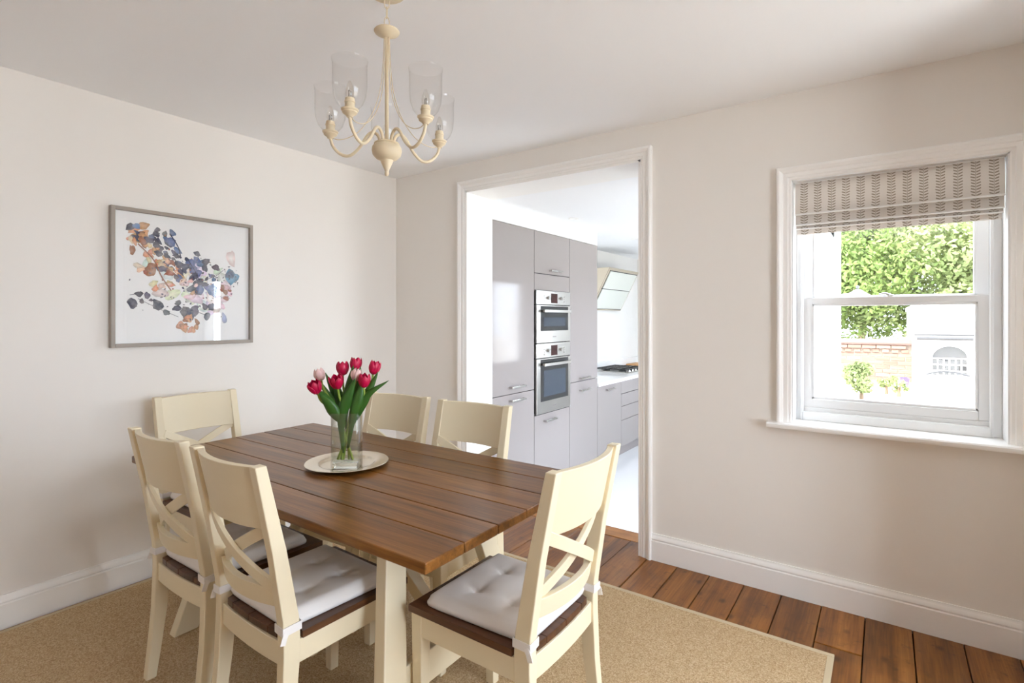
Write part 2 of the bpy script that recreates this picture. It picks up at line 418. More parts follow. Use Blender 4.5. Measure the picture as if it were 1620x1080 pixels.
# roman blind
BX0, BX1 = WX0 + .012, WX1 - .012
rb = thing('roman_blind', ((BX0 + BX1) / 2, 2.95, 1.78), label='pale linen roman blind with grey-brown leaf-sprig stripes, half raised in window', cat='blind')
bw = (BX1 - BX0) / 2
mk('headrail', MB().box(-bw, bw, -.012, .03, .218, .243), 'lining', rb)
def fold(z0, z1, y0, y1, yb, name, w):
    pr = [(y0, z1), (y1, z0 + .012), (y1 - .003, z0 + .004), (y1, z0), (y1 + .006, z0 + .001), (yb, z0 + .03), (yb, z1)]
    return mk(name, MB().prism(pr, 0, -w, w), 'blind', rb, smooth=50)
fold(.080, .236, -.014, -.026, .0, 'front_panel', bw)
fold(.030, .110, -.010, -.018, .008, 'fold', bw - .001)
fold(.012, .07, .0, -.008, .012, 'fold', bw - .003)
fold(-.012, .05, .008, .003, .02, 'fold', bw - .006)
mk('fold_edge', MB().tube([(-bw, -.030, .083), (bw, -.030, .083)], .0045, 8), 'lining', rb, smooth=60)
mk('fold_edge', MB().tube([(-bw + .001, -.022, .033), (bw - .001, -.022, .033)], .0045, 8), 'lining', rb, smooth=60)
mk('fold_edge', MB().tube([(-bw + .003, -.012, .015), (bw - .003, -.012, .015)], .0035, 8), 'lining', rb, smooth=60)
mk('pull_cord', MB().tube([(-bw + .004, .03, .20), (-bw + .004, .032, -.05), (-bw + .005, .03, -.28)], .0012, 6), 'lining', rb)

# window 2 in the unseen right-hand bay, sized for side light
def simple_window(name, plane_x, y0, y1, z0, z1, nx, t=.05):
    o = thing(name, kind='structure'); m = MB(); f = .05
    m.box(plane_x, plane_x + t, y0, y0 + f, z0, z1).box(plane_x, plane_x + t, y1 - f, y1, z0, z1)
    m.box(plane_x, plane_x + t, y0 + f, y1 - f, z0, z0 + f).box(plane_x, plane_x + t, y0 + f, y1 - f, z1 - f, z1)
    for i in range(1, nx):
        yy = y0 + (y1 - y0) * i / nx; m.box(plane_x, plane_x + t, yy - .025, yy + .025, z0 + f, z1 - f)
    mk('window_frame', m, 'sash', o, bevel=.003)
    for i in range(nx):
        a = y0 + (y1 - y0) * i / nx; b = y0 + (y1 - y0) * (i + 1) / nx
        mk('pane', MB().box(plane_x + t / 2 - .002, plane_x + t / 2 + .002, a + .025, b - .025, z0 + f, z1 - f), 'glasspane', o)
    return o
simple_window('window_2', XB + .06, RW[0], RW[1], RW[2], RW[3], 3)

# ------------------------------------------------------------------ kitchen shell
S('floor_kitchen', MB().box(KX - .2, KXR + .15, YK, KY1 + .2, KZ - .1, KZ), 'ktile')
S('ceiling_kitchen', MB().box(KX - .2, KXR + .15, YK, KY1 + .2, KC, KC + .25), 'ceil')
S('wall_kitchen_left', MB().box(KX - .2, KX, YK, KY1 + .2, KZ, KC), 'kwall')
S('wall_kitchen_back', MB().box(KX, KXR, KY1, KY1 + .2, KZ, KC), 'kwall')
ko = [(3.60, 4.40, KZ, 1.90), (5.0, 6.5, .70, 1.90)]
kr = MB()
for a_, b_ in ((YK, ko[0][0]), (ko[0][1], ko[1][0]), (ko[1][1], KY1 + .2)): kr.box(KXR, KXR + .15, a_, b_, KZ - .1, KC + .25)
for a_, b_, c_, d_ in ko: kr.box(KXR, KXR + .15, a_, b_, d_, KC + .25)
kr.box(KXR, KXR + .15, ko[1][0], ko[1][1], KZ - .1, .70)
S('wall_kitchen_right', kr, 'render')
simple_window('door_1', KXR + .04, *ko[0][:2], *ko[0][2:], 1)
simple_window('window_3', KXR + .04, *ko[1][:2], *ko[1][2:], 2)
S('wall_kitchen_bulkhead', MB().box(KX, -2.475, YK, 5.08, 2.122, KC), 'kwall')

# ------------------------------------------------------------------ kitchen units
FX = -2.47
def handle(parent, yc, z, length=.17, tilt=0):
    m = MB().sweep([(FX + .030, yc - length / 2, z), (FX + .034, yc, z), (FX + .030, yc + length / 2, z)], .009, .016, (0, 0, 1))
    m.box(FX, FX + .030, yc - length / 2, yc - length / 2 + .010, z - .008, z + .008).box(FX, FX + .030, yc + length / 2 - .010, yc + length / 2, z - .008, z + .008)
    return mk('handle', m, 'chrome', parent, bevel=.002)
def front(name, parent, y0, y1, z0, z1, hz=None, hl=.17, hy=None):
    d = mk(name, MB().box(FX - .02, FX, y0 + .0026, y1 - .0026, z0 + .0026, z1 - .0026), 'cab', parent, bevel=.0015)
    if hz is not None:
        h = handle(d, (y0 + y1) / 2 if hy is None else hy, hz, hl)
    return d
def body(parent, y0, y1, z0, z1, niche=None):
    m = MB(); xb, xf = KX + .01, FX - .022
    if niche:
        a, b = niche
        m.box(xb, xf, y0, y1, z0, a).box(xb, xf, y0, y1, b, z1).box(xb, -2.95, y0, y1, a, b)
        m.box(-2.95, xf, y0, y0 + .018, a, b).box(-2.95, xf, y1 - .018, y1, a, b)
    else: m.box(xb, xf, y0, y1, z0, z1)
    mk('body', m, 'carcass', parent)
    mk('plinth', MB().box(KX + .05, FX - .06, y0, y1, KZ, KZ + .115), 'plinth', parent)
ZB, ZT = KZ + .12, 2.12
Y0, Y1, Y2, Y3 = 3.246, 3.852, 4.474, 5.08
def unit(name, y0, label, cat):
    return thing(name, (0, 0, 0), label=label, cat=cat)
u1 = unit('tall_cabinet', Y0, 'tall glossy lilac-grey larder cabinet next to the doorway, left of the ovens', 'cabinet')
body(u1, Y0, Y1, ZB, ZT)
front('door', u1, Y0, Y1, .745, ZT, .80, .2, 3.58); front('door', u1, Y0, Y1, ZB, .745, .692, .2, 3.58)
u2 = unit('oven_housing', Y1, 'tall glossy lilac-grey cabinet housing the two stainless ovens', 'cabinet')
body(u2, Y1, Y2, ZB, ZT, (.52, 1.605))
front('door', u2, Y1, Y2, 1.75, ZT, 1.785, .19, 4.19)
mk('filler_panel', MB().box(FX - .02, FX, Y1 + .002, Y2 - .002, 1.605, 1.747), 'cab', u2, bevel=.0015, label='glossy filler strip above the ovens')
front('drawer', u2, Y1, Y2, ZB, .515, .45, .19, 4.10)
u3 = unit('tall_cabinet', Y2, 'tall glossy lilac-grey cabinet right of the ovens, beside the worktop', 'cabinet')
body(u3, Y2, Y3, ZB, ZT)
front('door', u3, Y2, Y3, .735, ZT, .765, .2, 4.77); front('door', u3, Y2, Y3, ZB, .735, .645, .2, 4.77)
b1 = unit('base_cabinet', Y3, 'low glossy lilac-grey cupboard under the worktop with one long handle', 'cabinet')
body(b1, Y3, 5.70, ZB, .635); front('door', b1, Y3, 5.70, ZB, .635, .585, .2, 5.38)
b2 = unit('drawer_unit', 5.7, 'low glossy lilac-grey drawer unit with four drawers below the hob', 'cabinet')
body(b2, 5.70, 6.40, ZB, .635)
for za, zb in ((.49, .635), (.345, .49), (.185, .345), (ZB, .185)):
    front('drawer', b2, 5.70, 6.40, za, zb, zb - .035, .16, 6.28)
b3 = unit('base_cabinet', 6.4, 'low lilac-grey end cupboard beyond the drawer unit, mostly hidden by door frame', 'cabinet')
body(b3, 6.40, 7.6, ZB, .635); front('door', b3, 6.40, 7.0, ZB, .635, .585); front('door', b3, 7.0, 7.6, ZB, .635, .585)
wt = thing('worktop', label='white polished stone worktop running along the kitchen wall', cat='worktop')
mk('slab', MB().box(KX + .001, FX + .018, Y3 + .002, 7.78, .637, .675), 'worktop', wt, bevel=.003)
mk('upstand', MB().box(KX + .001, KX + .02, Y3 + .002, 7.78, .675, .775), 'worktop', wt, bevel=.002)
# ovens
def oven(z0, z1, label, dz):
    o = thing('built_in_oven', (0, 0, 0), label=label, cat='oven', group='built-in ovens')
    a, b = Y1 + .012, Y2 - .012
    mk('casing', MB().box(-2.93, FX - .006, a + .012, b - .012, z0 + .006, z1 - .006), 'black', o)
    zc = z1 - dz
    cp = mk('control_panel', MB().box(FX - .006, FX + .016, a, b, zc + .003, z1), 'steel', o, bevel=.002)
    mk('display', MB().box(FX + .016, FX + .0175, a + .245, a + .355, zc + .018, z1 - .022), 'disp', cp)
    for yy in (a + .19, a + .41):
        mk('control_knob', MB().tube([(FX + .016, yy, (zc + z1) / 2), (FX + .034, yy, (zc + z1) / 2)], .016, 16), 'chrome', cp, smooth=40)
    for k in range(3):
        mk('button', MB().box(FX + .016, FX + .019, a + .12, a + .132, zc + .03 + k * .022, zc + .038 + k * .022), 'chrome', cp)
        mk('button', MB().box(FX + .016, FX + .019, a + .47, a + .482, zc + .03 + k * .022, zc + .038 + k * .022), 'chrome', cp)
    d = mk('oven_door', MB().box(FX - .006, FX + .018, a, b, z0, zc - .003), 'steel', o, bevel=.002)
    mk('door_glass', MB().box(FX + .018, FX + .0205, a + .065, b - .05, z0 + .105, zc - .012), 'ovenglass', d)
    mk('viewing_window', MB().box(FX + .0205, FX + .0212, a + .11, b - .10, z0 + .145, zc - .11), 'ovenin', d)
    zh = zc - .055
    mk('handle', MB().box(FX + .045, FX + .060, a + .07, b - .06, zh - .013, zh + .013).box(FX + .0205, FX + .045, a + .09, a + .105, zh - .009, zh + .009).box(FX + .0205, FX + .045, b - .095, b - .08, zh - .009, zh + .009), 'steel', d, bevel=.003)
    t = mk('badge', MB().box(FX + .018, FX + .0188, a + .27, a + .33, z0 + .045, z0 + .056), 'plinth', d)
oven(1.142, 1.602, 'upper compact stainless steel oven with dark glass door', .125)
oven(.523, 1.137, 'lower full-size stainless steel oven below the compact oven', .130)
# hob
hb = thing('gas_hob', (-2.83, 6.5, .675), label='black and steel gas hob with pan supports on white worktop', cat='hob')
mk('hob_plate', MB().box(-.23, .23, -.30, .30, .0, .012), 'steel', hb, bevel=.003)
for px, py in ((-.11, -.19), (.11, -.19), (-.11, .19), (.11, .19), (0, 0)):
    mk('burner', MB().lathe([(0, .012), (.045, .012), (.045, .022), (.03, .024), (.03, .032), (0, .033)], 14, (px, py, 0)), 'black', hb, smooth=40)
for cy in (-.2, 0, .2):
    g = MB()
    for xx in (-.21, -.07, .07, .19): g.box(xx - .006, xx + .006, cy - .092, cy + .092, .034, .046)
    for yy in (-.09, 0, .09): g.box(-.215, .2, cy + yy - .006, cy + yy + .006, .034, .046)
    for xx in (-.21, .19):
        for yy in (-.088, .088): g.box(xx - .006, xx + .006, cy + yy - .006, cy + yy + .006, .012, .036)
    mk('pan_support', g, 'black', hb)
for k in range(5):
    mk('knob', MB().lathe([(0, .012), (.018, .012), (.016, .034), (0, .035)], 12, (.205, -.2 + .1 * k, 0)), 'chrome', hb, smooth=40)
# hood
hd = thing('cooker_hood', (-3.12, 6.15, 1.45), label='angled cooker hood with pale glass front above the hob', cat='cooker hood')
HL = .92
mk('housing', MB().prism([(0.002, .55), (.0, .02), (.03, .02), (.305, .55)], 1, 0, HL), 'silver', hd, bevel=.003)
dxn, dzn = .53, -.275; ln = math.hypot(dxn, dzn); dxn, dzn = dxn / ln, dzn / ln
def slant(t): return (.03 + .275 * t, .02 + .53 * t)
def hpanel(t0, t1, y0, y1, th, name, mat, off=0):
    a, b = slant(t0), slant(t1)
    pr = [(a[0] + dxn * off, a[1] + dzn * off), (b[0] + dxn * off, b[1] + dzn * off), (b[0] + dxn * (th + off), b[1] + dzn * (th + off)), (a[0] + dxn * (th + off), a[1] + dzn * (th + off))]
    return mk(name, MB().prism(pr, 1, y0, y1), mat, hd)
hpanel(0, 1, 0, HL, .012, 'front_frame', 'silver', .0005)
hpanel(.045, .505, .03, HL - .03, .006, 'glass_panel', 'hoodglass', .014)
hpanel(.52, .92, .03, HL - .03, .006, 'glass_panel', 'hoodglass', .014)
hpanel(.030, .045, .02, HL - .02, .004, 'shadow_gap', 'black', .0126); hpanel(.505, .52, .02, HL - .02, .004, 'shadow_gap', 'black', .0126); hpanel(.92, .935, .02, HL - .02, .004, 'shadow_gap', 'black', .0126)
cb = mk('chopping_board', MB().box(-3.06, -2.76, 7.22, 7.58, .676, .70), 'wood_board', bevel=.006, label='pale wooden chopping board on the worktop beyond the hob', cat='chopping board')
dl = thing('downlight', (-2.31, 4.26, KC), label='recessed white ceiling spotlight above the ovens', cat='ceiling light', group='recessed kitchen spotlights')
def downlight(p):
    mk('bezel', MB().lathe([(.028, -.001), (.030, -.004), (.044, -.004), (.046, -.001), (.046, .0)], 24), 'gloss', p, smooth=40)
    mk('lens', MB().lathe([(0, -.0015), (.0285, -.0015)], 20), 'paper', p)
downlight(dl)
dl2 = copy_tree(dl); dl2.location = (-2.33, 5.75, KC); dl2['label'] = 'recessed white ceiling spotlight farther back, above the hood side'

# ------------------------------------------------------------------ rug
rg = thing('sisal_rug', (0, 0, 0), label='natural sisal rug with pale cloth binding under dining table', cat='rug')
RX0, RX1, RY0, RY1 = -3.125, -.165, -.45, 2.49
mk('weave', MB().box(RX0 + .02, RX1 - .02, RY0 + .02, RY1 - .02, .0018, .0085), 'rug', rg)
bd = MB()
for q in ((RX0, RX1, RY0, RY0 + .024), (RX0, RX1, RY1 - .024, RY1), (RX0, RX0 + .024, RY0 + .024, RY1 - .024), (RX1 - .024, RX1, RY0 + .024, RY1 - .024)):
    mk('binding', MB().box(*q, .0016, .0098), 'binding', rg, bevel=.002)
RZ = .0088

# ------------------------------------------------------------------ dining table
TX0, TX1, TY0, TY1, TZ = -2.728, -.934, .955, 1.870, .75
tcx, tcy = (TX0 + TX1) / 2, (TY0 + TY1) / 2
tb = thing('dining_table', (tcx, tcy, RZ), label='large dining table with dark oak plank top and cream splayed legs', cat='table')
hx, hy = (TX1 - TX0) / 2, (TY1 - TY0) / 2; tz = TZ - RZ
pw = 2 * hy / 6
for i in range(6):
    y0 = -hy + pw * i
    mk('plank', MB().box(-hx, hx, y0 + .0008, y0 + pw - .0008, tz - .030, tz), 'tabletop', tb, bevel=.0035)
zt = tz - .0305
for sx in (-1, 1):
    mk('top_rail', MB().box(sx * .50 - .03, sx * .50 + .03, -.36, .36, zt - .045, zt), 'cream', tb, bevel=.003)
    for sy in (-1, 1):
        rings = []
        for z in (0, zt - .002):
            ex = sx * (.672 - .237 * z); ey = sy * (.398 - .237 * z)
            w, d = .048, .098 - .02 * z
            xs_ = (ex, ex - sx * w); ys_ = (ey, ey - sy * d)
            rings.append([(xs_[0], ys_[0], z), (xs_[1], ys_[0], z), (xs_[1], ys_[1], z), (xs_[0], ys_[1], z)])
        mk('leg', MB().loft(rings), 'cream', tb, bevel=.004)
    zc = .215; ex = sx * (.672 - .237 * zc - .014)
    mk('crossbar', MB().box(min(ex, ex - sx * .03), max(ex, ex - sx * .03), -.33, .33, .155, .262), 'cream', tb, bevel=.003)
    mk('brace', MB().sweep([(sx * .60, 0, .20), (sx * .035, 0, zt - .06)], .045, .05, (0, 0, 1)), 'cream', tb, bevel=.003)
mk('centre_batten', MB().box(-.06, .06, -.40, .40, zt - .035, zt - .0003), 'cream', tb, bevel=.003)

# ------------------------------------------------------------------ chairs
def lerp(tab, z):
    for (a, va), (b, vb) in zip(tab[:-1], tab[1:]):
        if z <= b: return va + (vb - va) * max(0, (z - a)) / (b - a)
    return tab[-1][1]
REAR = [(0, -.245), (.12, -.232), (.25, -.220), (.43, -.213), (.50, -.217), (.70, -.247), (.949, -.296)]
DEP = [(0, .034), (.40, .052), (.50, .050), (.949, .033)]
def yr(z): return lerp(REAR, z)
def yf(z): return yr(z) + lerp(DEP, z)
def ym(z): return (yr(z) + yf(z)) / 2
CW = .207; PWD = .036; CH = .949
BOW = .034
def bowed(x, z, b=BOW): return ym(z) - b * (1 - (x / .172) ** 2) + .004
def make_chair():
    c = thing('dining_chair')
    for s in (-1, 1):
        rings = []
        for z in (0, .06, .12, .18, .25, .32, .40, .45, .50, .60, .70, .80, .90, CH):
            k = 1 - .10 * max(0, (.43 - z) / .43); x0 = s * CW; x1 = s * (CW - PWD * k)
            rings.append([(x0, yr(z), z), (x1, yr(z), z), (x1, yf(z), z), (x0, yf(z), z)])
        mk('back_post', MB().loft(rings), 'cream', c, bevel=.003)
        rings = []
        for z, h in ((0, .017), (.43, .0215)):
            xc, yc = s * (CW - .0215), .235 - .0275
            rings.append([(xc - h, yc - h, z), (xc + h, yc - h, z), (xc + h, yc + h, z), (xc - h, yc + h, z)])
        mk('front_leg', MB().loft(rings), 'cream', c, bevel=.003)
        mk('side_apron', MB().box(s * (CW - .006) - .010, s * (CW - .006) + .004 if s > 0 else s * (CW - .006) + .010, -.175, .19, .362, .4295) if s > 0 else MB().box(-(CW - .006) - .004, -(CW - .006) + .010, -.175, .19, .362, .4295), 'cream', c, bevel=.002)
    mk('front_apron', MB().box(-.166, .166, .205, .223, .362, .4295), 'cream', c, bevel=.002)
    def curved(z0, z1, th, b, n=12, zt_arch=0):
        rings = []
        for i in range(n + 1):
            x = -.173 + .346 * i / n
            ya, yb = bowed(x, z0, b), bowed(x, z1, b)
            rings.append([(x, ya - th / 2, z0), (x, ya + th / 2, z0), (x, yb + th / 2, z1), (x, yb - th / 2, z1)])
        return MB().loft(rings)
    mk('top_panel', curved(.760, .944, .021, BOW), 'cream', c, smooth=35, bevel=.002)
    mk('lower_rail', curved(.525, .582, .021, BOW), 'cream', c, smooth=35, bevel=.002)
    ra = MB(); rings = []
    for i in range(13):
        x = -.173 + .346 * i / 12; y = -.196 - .008 * (1 - (x / .173) ** 2)
        rings.append([(x, y - .011, .362), (x, y + .011, .362), (x, y + .011, .4295), (x, y - .011, .4295)])
    mk('rear_apron', ra.loft(rings), 'cream', c, smooth=35, bevel=.002)
    for s, off in ((1, .0085), (-1, -.0065)):
        path = []
        for i in range(15):
            t = i / 14; x = -.178 + .356 * t; z = (.574 + .194 * t) if s > 0 else (.768 - .194 * t)
            path.append((x, bowed(x, z) + off, z))
        mk('cross_slat', MB().sweep(path, .013, .036, (0, -.15, 1)), 'cream', c, smooth=35, bevel=.0015)
    for i in range(4):
        a = -.2115 + .10575 * i; b = a + .10575
        def yre(x):
            if abs(x) > .166: return -.158
            return -.200 - .010 * (1 - (x / .173) ** 2)
        m = MB(); n = 5; xs_ = [a + .0009 + (b - a - .0018) * k / n for k in range(n + 1)]
        if a < -.2: xs_ = [a + .0009, -.1695, -.1685] + [-.1685 + (b - .0009 + .1685) * k / 3 for k in range(1, 4)]
        if b > .2: xs_ = [a + .0009 + (.1685 - a - .0009) * k / 3 for k in range(4)] + [.1695, b - .0009]
        rings = [[(x, yre(x), .4305), (x, .2385, .4305), (x, .2385, .452), (x, yre(x), .452)] for x in xs_]
        mk('seat_plank', m.loft(rings), 'seatwood', c, bevel=.002)
    return c
def make_cushion():
    c = thing('seat_cushion')
    N = 36; hw, hd = .190, .187; rings = []
    tufts = [(-.072, -.068), (.072, -.068), (-.072, .07), (.072, .07)]
    def P(u, v):
        # square -> rounded square, tapering toward the back
        x = u * hw * (1 - .04 * (1 - v)); y = v * hd
        cx = 1 - .035 * (abs(u) * abs(v)) ** 8
        return x * cx, y * cx
    def top(u, v):
        x, y = P(u, v)
        e = max(abs(u), abs(v)); z = .042 * (1 - max(0, (e - .86) / .14) ** 2 * .55)
        z += .006 * (1 - u * u) * (1 - v * v)
        for tx, ty in tufts:
            d = math.hypot(x - tx, y - ty); z -= .018 * math.exp(-(d / .013) ** 2) + .011 * math.exp(-(d / .045) ** 2)
            ang = math.atan2(y - ty, x - tx); z -= .003 * math.exp(-(d / .05) ** 2) * math.cos(4 * ang + .6)
        return x, y, max(z, .012)
    mb = MB(); idx = {}
    gr = [-1 + 2 * i / N for i in range(N + 1)]
    for i, u in enumerate(gr):
        for j, v in enumerate(gr):
            idx[i, j] = len(mb.v); mb.v.append(top(u, v))
    for i in range(N):
        for j in range(N): mb.f.append((idx[i, j], idx[i + 1, j], idx[i + 1, j + 1], idx[i, j + 1]))
    loop = [(i, 0) for i in range(N)] + [(N, j) for j in range(N)] + [(i, N) for i in range(N, 0, -1)] + [(0, j) for j in range(N, 0, -1)]
    prev = [idx[k] for k in loop]
    for sc_, z in ((1.006, .017), (1.008, .010), (.995, .002), (.97, .0006)):
        n0 = len(mb.v)
        for k in loop:
            x, y, _ = mb.v[idx[k]]; mb.v.append((x * sc_, y * sc_, z))
        L = len(loop)
        for q in range(L): mb.f.append((prev[q], prev[(q + 1) % L], n0 + (q + 1) % L, n0 + q))
        prev = [n0 + q for q in range(L)]
    mb.f.append(tuple(prev))
    mk('pad', mb, 'cushion', c, smooth=70)
    for k, (tx, ty) in enumerate(tufts):
        mk('tuft_button', MB().lathe([(0, .0215), (.004, .021), (.006, .0185), (.0055, .016), (0, .015)], 10, (tx, ty, 0)), 'cushion', c, smooth=60)
    # tie straps wrapping the back posts (cushion local origin sits at chair y -.0, z .452)
    for s in (-1, 1):
        z = .022; zz = .452 + z; a, b = yr(zz) - .003, yf(zz) + .003; x0, x1 = s * (CW - PWD - .003), s * (CW + .003)
        pts = [(s * .15, -.150, z + .004), (x0 - s * .004, -.168, z + .002), (x0, b - .006, z), (x0, a, z), (x1, a, z - .003), (x1, b, z - .002), (x0 - s * .001, b + .002, z + .001), (s * .155, -.150, z - .004)]
        rings = []
        Pv = [Vector(p) for p in pts]
        path = []
        for p, q in zip(Pv[:-1], Pv[1:]):
            for t in (0, .33, .66): path.append(p.lerp(q, t))
        path.append(Pv[-1])
        mk('tie_strap', MB().sweep(path, .0022, .024, (0, 0, 1)), 'cushion', c, smooth=50)
        mk('strap_tail', MB().sweep([(x1 + s * .001, a + .012, z - .004), (x1 + s * .003, a + .004, z - .016), (x1 + s * .002, a - .002, z - .036)], .002, .016, (0, 1, 0)), 'cushion', c)
    return c
ch0 = make_chair(); cu0 = make_cushion()
chairs = [
    ((-2.072, 1.080), 0, 'cream cross-back chair on near side of table, leftmost in front', 'grey-white tufted cushion on the near-side chair closest to the left wall'),
    ((-1.575, 1.070), -2, 'cream cross-back chair on near side of table, in front of the tulips', 'grey-white tufted cushion on the near-side chair in front of the tulips'),
    ((-.988, 1.390), 90, 'cream cross-back chair pulled out at the right end of table', 'brightly lit white tufted cushion on the right end chair'),
    ((-1.584, 1.690), 184, 'cream cross-back chair on far side of table, before the kitchen doorway', 'tufted cushion on the far-side chair before the kitchen doorway'),
    ((-2.083, 1.676), 184, 'cream cross-back chair on far side of table, just behind the vase', 'tufted cushion on the far-side chair behind the vase'),
    ((-2.752, 1.362), -90, 'cream cross-back chair at the left end of table against picture wall', 'tufted cushion on the left end chair against picture wall'),
]
for i, ((x, y), a, l1, l2) in enumerate(chairs):
    c = ch0 if i == 0 else copy_tree(ch0)
    c.location = (x, y, RZ); c.rotation_euler = (0, 0, R(a)); tag(c, l1, 'chair', 'cream dining chairs around the table')
    q = cu0 if i == 0 else copy_tree(cu0)
    q.location = (x, y, RZ + .4525); q.rotation_euler = (0, 0, R(a)); tag(q, l2, 'cushion', 'tufted seat cushions')

# ------------------------------------------------------------------ charger plate, vase, tulips
pl = mk('charger_plate', MB().lathe([(0, .004), (.100, .004), (.106, .006), (.112, .0125), (.118, .0145), (.158, .018), (.166, .0185), (.168, .0165), (.165, .015), (.118, .010), (.105, .0), (0, .0)], 64), 'silver', smooth=40,
        label='round silver charger plate under the vase on the table', cat='plate')
pl.location = (-1.826, 1.411, TZ + .0003)
VX, VY, VZ = -1.795, 1.385, TZ + .0048
va = thing('glass_vase', (VX, VY, VZ), R(35.07), label='clear rectangular glass vase holding tulips on silver plate', cat='vase')
def rrect(hw, hd, r, z, n=4):
    out = []
    for cx, cy, a0 in ((hw - r, hd - r, 0), (-hw + r, hd - r, 90), (-hw + r, -hd + r, 180), (hw - r, -hd + r, 270)):
        for i in range(n + 1):
            a = R(a0 + 90 * i / n); out.append((cx + r * math.cos(a), cy + r * math.sin(a), z))
    return out
vh = .222
mk('glass_body', MB().loft([rrect(.053, .036, .006, 0), rrect(.055, .038, .008, .004), rrect(.055, .038, .008, vh - .002), rrect(.0535, .0365, .007, vh),
   rrect(.0525, .0355, .006, vh - .002), rrect(.0515, .0345, .006, .03), rrect(.048, .031, .006, .0262)]), 'vase', va, smooth=40)
mk('thick_base', MB().loft([rrect(.050, .033, .006, .0012), rrect(.0515, .0345, .006, .004), rrect(.0505, .0335, .006, .022), rrect(.046, .030, .006, .0255)]), 'vase_base', va, smooth=40)
mk('water', MB().loft([rrect(.0470, .0300, .006, .0268), rrect(.0512, .0342, .006, .031), rrect(.0520, .0350, .006, .165)]), 'water', va, smooth=40)
def petal_mesh(open_, L=.058, rb=.023):
    mb = MB(); nu, nv = 6, 9; rows = []
    for j in range(nv + 1):
        v = j / nv
        r = rb * (math.sin(PI * min(1, .12 + .62 * v)) ** .8) * (1 + open_ * v * v)
        r = max(r, .004) if j else .004
        wang = R(46) * (math.sin(PI * (.08 + .9 * v) ** .9) ** .6 if v < 1 else 0)
        row = []
        for i in range(nu + 1):
            u = -1 + 2 * i / nu; a = u * wang
            rr = r * (1 - .05 * u * u)
            row.append((rr * math.cos(a), rr * math.sin(a), L * (v - .04 * u * u * v)))
        rows.append(row)
    for r_ in rows: mb.v += r_
    k = nu + 1
    for j in range(nv):
        for i in range(nu): mb.f.append((j * k + i, j * k + i + 1, (j + 1) * k + i + 1, (j + 1) * k + i))
    return mb
def leaf_mesh(path, wmax, fold=.35, side=(1, 0, 0)):
    P = bez(path, 20); n = len(P); mb = MB(); rings = []
    for i, p in enumerate(P):
        t = i / (n - 1); d = (P[min(i + 1, n - 1)] - P[max(i - 1, 0)]).normalized()
        s = Vector(side); s = (s - d * s.dot(d)).normalized(); nn = d.cross(s)
        wd = wmax * ((.22 + .78 * min(1, t / .5) ** 1.3) * (max(0, 1 - max(0, (t - .5) / .5) ** 1.7)) ** .9 + .02)
        rings.append([p - s * wd + nn * wd * fold, p - s * wd * .5 + nn * wd * fold * .3, p, p + s * wd * .5 + nn * wd * fold * .3, p + s * wd + nn * wd * fold])
    return mb.loft(rings, False, False)
RT = Vector((.8186, .5748, 0)); FW = Vector((-.5744, .8183, 0))
def V3(lat, dep, z): return RT * lat + FW * dep + Vector((0, 0, z))
heads = [  # lateral, depth, height of the bloom base, tilt, colour, openness, base lateral in vase, label
    (-.112, .020, .350, (-.35, .1), 'petal_pale', -.25, .025, 'pale pink tulip bud at the far left of the bunch'),
    (-.106, -.035, .305, (-.30, -.35), 'petal', .25, .03, 'wide open hot pink tulip lowest on the left'),
    (-.026, .030, .372, (-.06, .1), 'petal', -.05, .012, 'hot pink tulip standing upright behind the open front one'),
    (-.024, -.040, .326, (-.05, -.35), 'petal', .3, -.015, 'open hot pink tulip at front centre of the bunch'),
    (.024, .035, .388, (.03, .1), 'petal', -.02, -.02, 'tallest hot pink tulip at top centre'),
    (.038, .000, .352, (.08, -.02), 'petal_pale', -.35, -.01, 'pale pink closed tulip at centre right'),
    (.075, -.020, .328, (.12, -.15), 'petal', -.1, -.03, 'hot pink rounded tulip right of centre'),
    (.100, .025, .376, (.22, .05), 'petal', -.1, -.035, 'hot pink tulip at the far right, highest on that side'),
]
pm_cache = {}
for lat, dep, hz, (tl, td), colr, op, bl, lab in heads:
    t = thing('tulip', (VX, VY, VZ), label=lab, cat='tulip', group='tulips in the glass vase')
    base = V3(bl, -.012 + .1 * dep, .032); neck = V3(max(-.04, min(.04, lat * .35)), dep * .4, .215); top = V3(lat, dep, hz)
    dirv = (V3(tl, td, 1)).normalized()
    P = bez([base, neck, top - dirv * .04, top], 18)
    mk('stem', MB().tube(P, [.0046] * len(P), 7), 'stem', t, smooth=60)
    q = dirv.to_track_quat('Z', 'X').to_matrix().to_4x4(); Mh = Matrix.Translation(top - dirv * .003) @ q
    key = (round(op, 2), colr)
    for k in range(6):
        inner = k % 2
        o = mk('petal', petal_mesh(op if not inner else op * .5, .058 if colr == 'petal' else .054, .0245 if not inner else .0225), colr, t, smooth=80)
        sm = o.modifiers.new('thickness', 'SOLIDIFY'); sm.thickness = .0012
        o.matrix_local = Mh @ Matrix.Rotation(R(60 * k + 17 * (lat * 30)), 4, 'Z') @ Matrix.Rotation(R(3 if not inner else -1), 4, 'Y')
